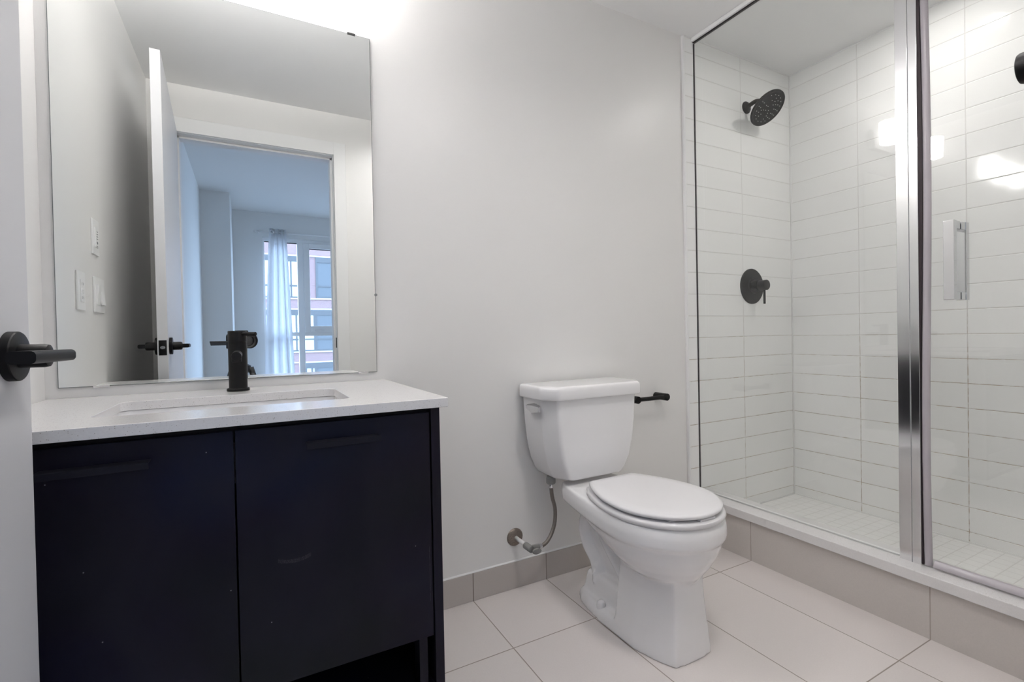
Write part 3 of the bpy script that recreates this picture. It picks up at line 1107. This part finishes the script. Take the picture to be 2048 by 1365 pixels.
def hexa(hw, yf, ch, cy, z, yb=1.600, r=.022):
    raw = [(-hw, yb), (-hw, yf + cy), (-hw + ch, yf), (hw - ch, yf), (hw, yf + cy), (hw, yb)]
    rad = [.006, r, r, r, r, .006]
    out = []
    for i in range(6):
        p = Vector(raw[i])
        u = (Vector(raw[i - 1]) - p)
        w_ = (Vector(raw[(i + 1) % 6]) - p)
        un, wn_ = u.normalized(), w_.normalized()
        half = un.angle(wn_) / 2
        t_ = min(rad[i] / math.tan(half), u.length * .45, w_.length * .45)
        p0, p1 = p + un * t_, p + wn_ * t_
        for k in range(6):
            f_ = k / 5
            q = p0.lerp(p, f_).lerp(p.lerp(p1, f_), f_)
            out.append((TX + q.x, q.y, z))
    return out


tk = []
for z, hw, yf in ((.4285, .132, 1.442), (.430, .141, 1.433), (.434, .150, 1.427), (.440, .1555, 1.424), (.455, .166, 1.420), (.494, .1835, 1.4165), (.53, .1925, 1.4145), (.567, .2000, 1.413), (.642, .2075, 1.411), (.724, .2120, 1.410), (.735, .2120, 1.410)):
    tk.append(hexa(hw, yf, .036, .060, z))
obj('tank', MB().loft(tk), PORC, toi, smooth=True, auto=55)
lid = [hexa(.214, 1.404, .040, .062, .7285), hexa(.2245, 1.395, .040, .062, .7285), hexa(.2268, 1.393, .040, .062, .730), hexa(.2278, 1.3915, .040, .062, .734), hexa(.2278, 1.3915, .040, .062, .760),
       hexa(.2268, 1.3925, .040, .062, .768), hexa(.2240, 1.395, .040, .062, .7735), hexa(.2195, 1.399, .040, .062, .7762), hexa(.2130, 1.405, .040, .062, .7770)]
tl = obj('tank_lid', MB().loft(lid), PORC, toi, smooth=True, auto=75)
for p_ in tl.data.polygons:
    if p_.normal.z > .99:
        p_.use_smooth = False
# chrome trip lever on the side of the tank
lx = TX - .2105
mb = MB()
mb.loft([[(lx + .002, 1.500, .682), (lx + .002, 1.548, .684), (lx + .002, 1.552, .705), (lx + .002, 1.500, .712)],
         [(lx - .016, 1.498, .685), (lx - .016, 1.540, .688), (lx - .016, 1.540, .704), (lx - .016, 1.498, .710)]])
fl = obj('flush_lever', mb, CHROME, toi, bevel=.002)
mb = MB()
mb.loft([[(lx - .012, 1.545, .690), (lx - .022, 1.543, .692), (lx - .022, 1.543, .702), (lx - .012, 1.545, .706)],
         [(lx - .010, 1.500, .676), (lx - .027, 1.496, .680), (lx - .026, 1.496, .706), (lx - .010, 1.500, .714)],
         [(lx - .008, 1.462, .684), (lx - .020, 1.458, .686), (lx - .020, 1.458, .703), (lx - .008, 1.462, .708)]])
obj('lever_arm', mb, CHROME, fl, bevel=.0015)

# water supply
ws = thing('water_supply', 'braided water supply hose and shut-off valve at the wall below the toilet tank', 'plumbing', (.866, D, .19))
obj('escutcheon', MB().lathe((.866, D, .192), (0, -1, 0), [(.0335, 0), (.0335, .002), (.030, .006), (.016, .009), (.0125, .010)], 40), RUST, ws, smooth=True, auto=45)
obj('pipe', MB().cyl((.866, D - .006, .192), (.872, 1.535, .186), .0075, 20), WHITEPL, ws, smooth=True)
vb = obj('valve', MB().cyl((.871, 1.545, .186), (.8745, 1.505, .184), .0125, 24, .001).cyl((.874, 1.520, .184), (.915, 1.520, .181), .0095, 20, .001), GREYPL, ws, smooth=True, auto=45)
obj('valve_knob', MB().loft([[(.888 + .019 * math.cos(a) * (1 if k else .8), 1.500 - .012 * k, .180 + .0105 * math.sin(a) * (1 if k else .8)) for a in [2 * PI * q / 24 for q in range(24)]] for k in (0, 1)]), GREYPL, vb, bevel=.002)
hose = spline([(.912, 1.520, .181), (.930, 1.522, .180), (.956, 1.527, .190), (.982, 1.535, .215), (.998, 1.540, .250), (1.000, 1.540, .300), (.986, 1.535, .345), (.978, 1.530, .385), (.978, 1.530, .403)], 8)
hs = obj('hose', MB().tube(hose, .0072, 16), STEELB, ws, smooth=True)
obj('hose_collar', MB().cyl((.910, 1.520, .181), (.926, 1.5215, .180), .0092, 20, .001), CHROMEB, hs, smooth=True, auto=45)
obj('hose_collar', MB().cyl((.978, 1.530, .385), (.978, 1.530, .402), .0092, 20, .001), CHROMEB, hs, smooth=True, auto=45)
obj('coupling_nut', MB().lathe((.978, 1.530, .400), (0, 0, 1), [(.015, 0), (.018, .004), (.018, .020), (.016, .0295)], 10), GREYPL, ws, bevel=.001)

# toilet paper holder
tpz = .6755
tp_ = thing('toilet_paper_holder', 'empty black toilet paper holder on the wall beside the toilet', 'paper holder', (1.602, D, tpz))
obj('post', MB().cyl((1.602, D, tpz), (1.602, 1.546, tpz), .0157, 36, .001), BLACKM, tp_, smooth=True, auto=40)
obj('bar', MB().cyl((1.602, 1.556, tpz), (1.440, 1.556, tpz), .0090, 20), BLACKM, tp_, smooth=True, auto=40)
obj('end_stop', MB().cyl((1.434, 1.569, tpz), (1.434, 1.5455, tpz), .0157, 36, .001), BLACKM, tp_, smooth=True, auto=40)

# towel bar on the front wall; its near post is at the frame edge
tb = thing('towel_bar', 'black towel bar post at the right edge, in front of the shower door', 'towel bar', (1.05, YF, 1.242))
for px in (.752, 1.36):
    obj('post', MB().cyl((px, YF, 1.242), (px, .205, 1.242), .0165, 40, .003), BLACKM, tb, smooth=True, auto=40)
obj('bar', MB().cyl((.752, .188, 1.242), (1.36, .188, 1.242), .007, 20), BLACKM, tb, smooth=True, auto=40)

# ------------------------------------------------------------------ shower
TW = D - .010
sh = thing('rain_shower', 'round black rain shower head on a curved arm inside the shower', 'shower head', (2.248, TW, 2.10))
obj('flange', MB().lathe((2.248, TW, 2.098), (0, -1, 0), [(.031, 0), (.031, .003), (.026, .009), (.014, .013)], 40), BLACKM, sh, smooth=True, auto=45)
hn = Vector((0, -.667, -.745)).normalized()
hc = Vector((2.248, 1.489, 2.045))
arm = spline([(2.248, TW - .005, 2.098), (2.248, 1.580, 2.104), (2.248, 1.551, 2.107), (2.248, 1.529, 2.094), tuple(hc - hn * .030)], 8)
obj('shower_arm', MB().tube(arm, .0105, 20), BLACKM, sh, smooth=True)
head = obj('spray_head', MB().lathe(hc - hn * .034, hn, [(.014, 0), (.018, .008), (.050, .014), (.082, .020), (.0890, .026), (.0890, .033), (.0860, .0355), (.0790, .0348), (.077, .033)], 64), BLACKM, sh, smooth=True, auto=45)
u = hn.orthogonal().normalized()
w = hn.cross(u)
mb = MB()
mb.lathe(hc - hn * .001, hn, [(.077, 0), (.077, .0010)], 48)
mb.mi = 1
for rad, n in ((.013, 4), (.026, 7), (.039, 11), (.052, 14), (.066, 18)):
    for k in range(n):
        a = 2 * PI * k / n + rad * 20
        if random.random() < .14:
            continue
        c = hc + (u * math.cos(a) + w * math.sin(a)) * rad
        mb.cyl(tuple(c), tuple(c + hn * .0024), .0016, 8)
obj('spray_face', mb, [BLACKM, NOZZLE], head)

sv = thing('shower_valve', 'round black shower valve with a lever on the tiled wall', 'shower valve', (2.272, TW, 1.188))
obj('valve_plate', MB().lathe((2.272, TW, 1.188), (0, -1, 0), [(.0905, 0), (.0905, .003), (.087, .0065), (.040, .0075), (.036, .013), (.024, .014)], 64), BLACKM, sv, smooth=True, auto=35)
kn = obj('valve_knob', MB().cyl((2.272, TW - .010, 1.188), (2.272, TW - .085, 1.188), .0255, 40, .002).cyl((2.272, TW - .010, 1.188), (2.272, TW - .045, 1.188), .030, 40, .002), BLACKM, sv, smooth=True, auto=35)
obj('valve_lever', MB().cyl((2.272, TW - .070, 1.175), (2.272, TW - .070, 1.094), .0055, 20, .001), BLACKM, sv, smooth=True, auto=40)

# fixed glass screen with its chrome post
GX0, GX1 = 1.866, 1.875
PY0, PY1 = .7360, .7950
gs = thing('shower_screen', 'fixed clear glass shower panel between the back wall and chrome post', 'shower screen', (1.87, 1.2, .2035))
obj('glass_pane', MB().box(GX0, GX1, PY1 - .01, TW - .004, .2045, 2.322), GLASS, gs)
obj('top_channel', MB().box(1.853, 1.889, PY0, TW, 2.326, ZC - .001), TRIMW, gs, bevel=.002)
obj('top_gasket', MB().box(1.863, 1.878, PY0, TW, 2.3235, 2.327), VINYLD, gs)
obj('wall_gasket', MB().box(1.8665, 1.8745, TW - .0025, TW, .2035, 2.320), VINYLD, gs)
obj('bottom_seal', MB().box(1.875, 1.884, PY1, TW - .004, .2035, .210), CAULK, gs, bevel=.003)
ps = obj('post', MB().box(1.858, 1.884, .7613, PY1, .2035, 2.326), CHROMEB, gs, bevel=.001)
obj('post_cover', MB().box(1.858, 1.884, PY0, .7597, .2035, 2.326), CHROMEB, ps, bevel=.001)
obj('post_groove', MB().box(1.8595, 1.882, .7590, .7620, .2035, 2.326), GREYMARK, ps)

# swinging glass door
sd = thing('shower_door', 'clear glass shower door with a chrome pull handle at the right', 'shower door', (1.87, .42, .21))
obj('glass_pane', MB().box(1.866, 1.874, YF + .015, .7120, .2130, 2.312), GLASS, sd)


def bow(z):
    s = (z - .21) / 2.1
    return .0035 * math.sin(2 * PI * s * 1.15 + .5) * (1 - .3 * s) + .002 * math.sin(7 * s)


zs = [.208 + (2.312 - .208) * k / 40 for k in range(41)]
mb = MB()
mb.loft([[(1.8600, .7290 + bow(z), z), (1.8600, .7355, z), (1.878, .7355, z), (1.878, .7290 + bow(z), z)] for z in zs])
obj('dark_seal', mb, VINYLD, sd)
mb = MB()
ring_ = []
for z in zs:
    c = (1.868, .7195 + bow(z) * .9, z)
    ring_.append([(c[0] + .0095 * math.cos(a), c[1] + .0105 * math.sin(a), z) for a in [2 * PI * q / 20 for q in range(20)]])
mb.loft(ring_)
obj('magnetic_seal', mb, VINYL, sd, smooth=True, auto=50)
mb = MB()
pr = [(1.874, .2095), (1.874, .229), (1.8635, .229), (1.858, .222), (1.853, .2095)]
mb.loft([[(x, y, z) for x, z in pr] for y in (YF + .02, .706)])
obj('bottom_sweep', mb, VINYL, sd, bevel=.002)
ha = None
for s in (-1, 1):
    xg = 1.866 if s < 0 else 1.874
    xo = xg + s * .048
    zt, zb = 1.275, 1.040
    mb = MB()
    mb.box(min(xo, xo - s * .020), max(xo, xo - s * .020), .634, .660, zb, zt)
    mb.box(min(xg, xo - s * .019), max(xg, xo - s * .019), .636, .658, zt - .024, zt - .001)
    mb.box(min(xg, xo - s * .019), max(xg, xo - s * .019), .636, .658, zb + .001, zb + .024)
    obj('pull_handle', mb, CHROME, sd, bevel=.0012)
for hzv in (.45, 2.05):
    obj('hinge', MB().box(1.858, 1.882, YF + .0105, YF + .07, hzv - .045, hzv + .045), CHROMEB, sd, bevel=.002)

# ------------------------------------------------------------------ the photographer's camera on its tripod (seen in the mirror)
fw = -_z
fw = Vector((fw.x, fw.y, 0)).normalized()
rt = Vector((fw.y, -fw.x, 0))
lc = EYE - fw * .014
ca = thing('photo_camera', 'black camera with flipped-out screen on a tripod, reflected in the mirror', 'camera', (-.05, -.10, .91))
obj('lens', MB().lathe(lc - fw * .085, fw, [(.030, 0), (.033, .012), (.036, .050), (.041, .058), (.046, .085), (.043, .085), (.040, .074), (.034, .070)], 48), BLACKP, ca, smooth=True, auto=40)
obj('lens_glass', MB().lathe(lc - fw * .018, fw, [(.034, 0), (.030, .004), (.018, .007), (.004, .008)], 40), LENSG, ca, smooth=True)
BM = Matrix(((rt.x, fw.x, 0, lc.x), (rt.y, fw.y, 0, lc.y), (0, 0, 1, lc.z), (0, 0, 0, 1)))
mb = MB().box(-.075, .060, -.125, -.078, -.046, .040, BM).box(-.030, .030, -.125, -.070, .040, .062, BM).box(-.075, -.045, -.130, -.060, -.046, .034, BM)
obj('camera_body', mb, BLACKP, ca, bevel=.006, seg=3)
SMx = Matrix.Translation((-.085, -.100, .9475)) @ Matrix.Rotation(math.radians(14), 4, 'X')
mb = MB().box(-.128, 0, -.040, .040, -.004, .004, SMx)
sc_ = obj('flip_screen', mb, BLACKP, ca, bevel=.002)
obj('screen_face', MB().box(-.121, -.007, -.035, .035, .0035, .0046, SMx), SCREEN, sc_)
tr = thing('tripod', 'black tripod standing in the doorway, reflected behind the faucet', 'tripod', (-.055, -.10, 0))
tc = Vector((-.055, -.10, 0))
obj('tripod_head', MB().lathe(tc + Vector((0, 0, .808)), (0, 0, 1), [(.016, 0), (.024, .01), (.026, .05), (.020, .075), (.032, .08), (.032, .106)], 32), BLACKP, tr, smooth=True, auto=40)
obj('center_column', MB().cyl(tc + Vector((0, 0, .50)), tc + Vector((0, 0, .805)), .014, 20), BLACKP, tr, smooth=True, auto=40)
obj('shoulder', MB().lathe(tc + Vector((0, 0, .765)), (0, 0, 1), [(.030, 0), (.050, .012), (.050, .045), (.022, .06)], 28), BLACKP, tr, smooth=True, auto=40)
for k, a in enumerate((math.radians(12), math.radians(168), math.radians(268))):
    dv = Vector((math.cos(a), math.sin(a), 0))
    top = tc + dv * .048 + Vector((0, 0, .800))
    bot = tc + dv * .27 + Vector((0, 0, .004))
    mid = top.lerp(bot, .52)
    lg = obj('leg', MB().cyl(top, mid, .0165, 20, .002).cyl(mid, bot, .0115, 20), BLACKP, tr, smooth=True, auto=40)
    obj('leg_lock', MB().cyl(top.lerp(bot, .50), top.lerp(bot, .56), .0195, 20, .002), BLACKP, lg, smooth=True, auto=40)
    obj('rubber_foot', MB().cyl(bot + Vector((0, 0, -.004)), bot + Vector((0, 0, .022)), .014, 20, .003), BLACKP, lg, smooth=True, auto=40)
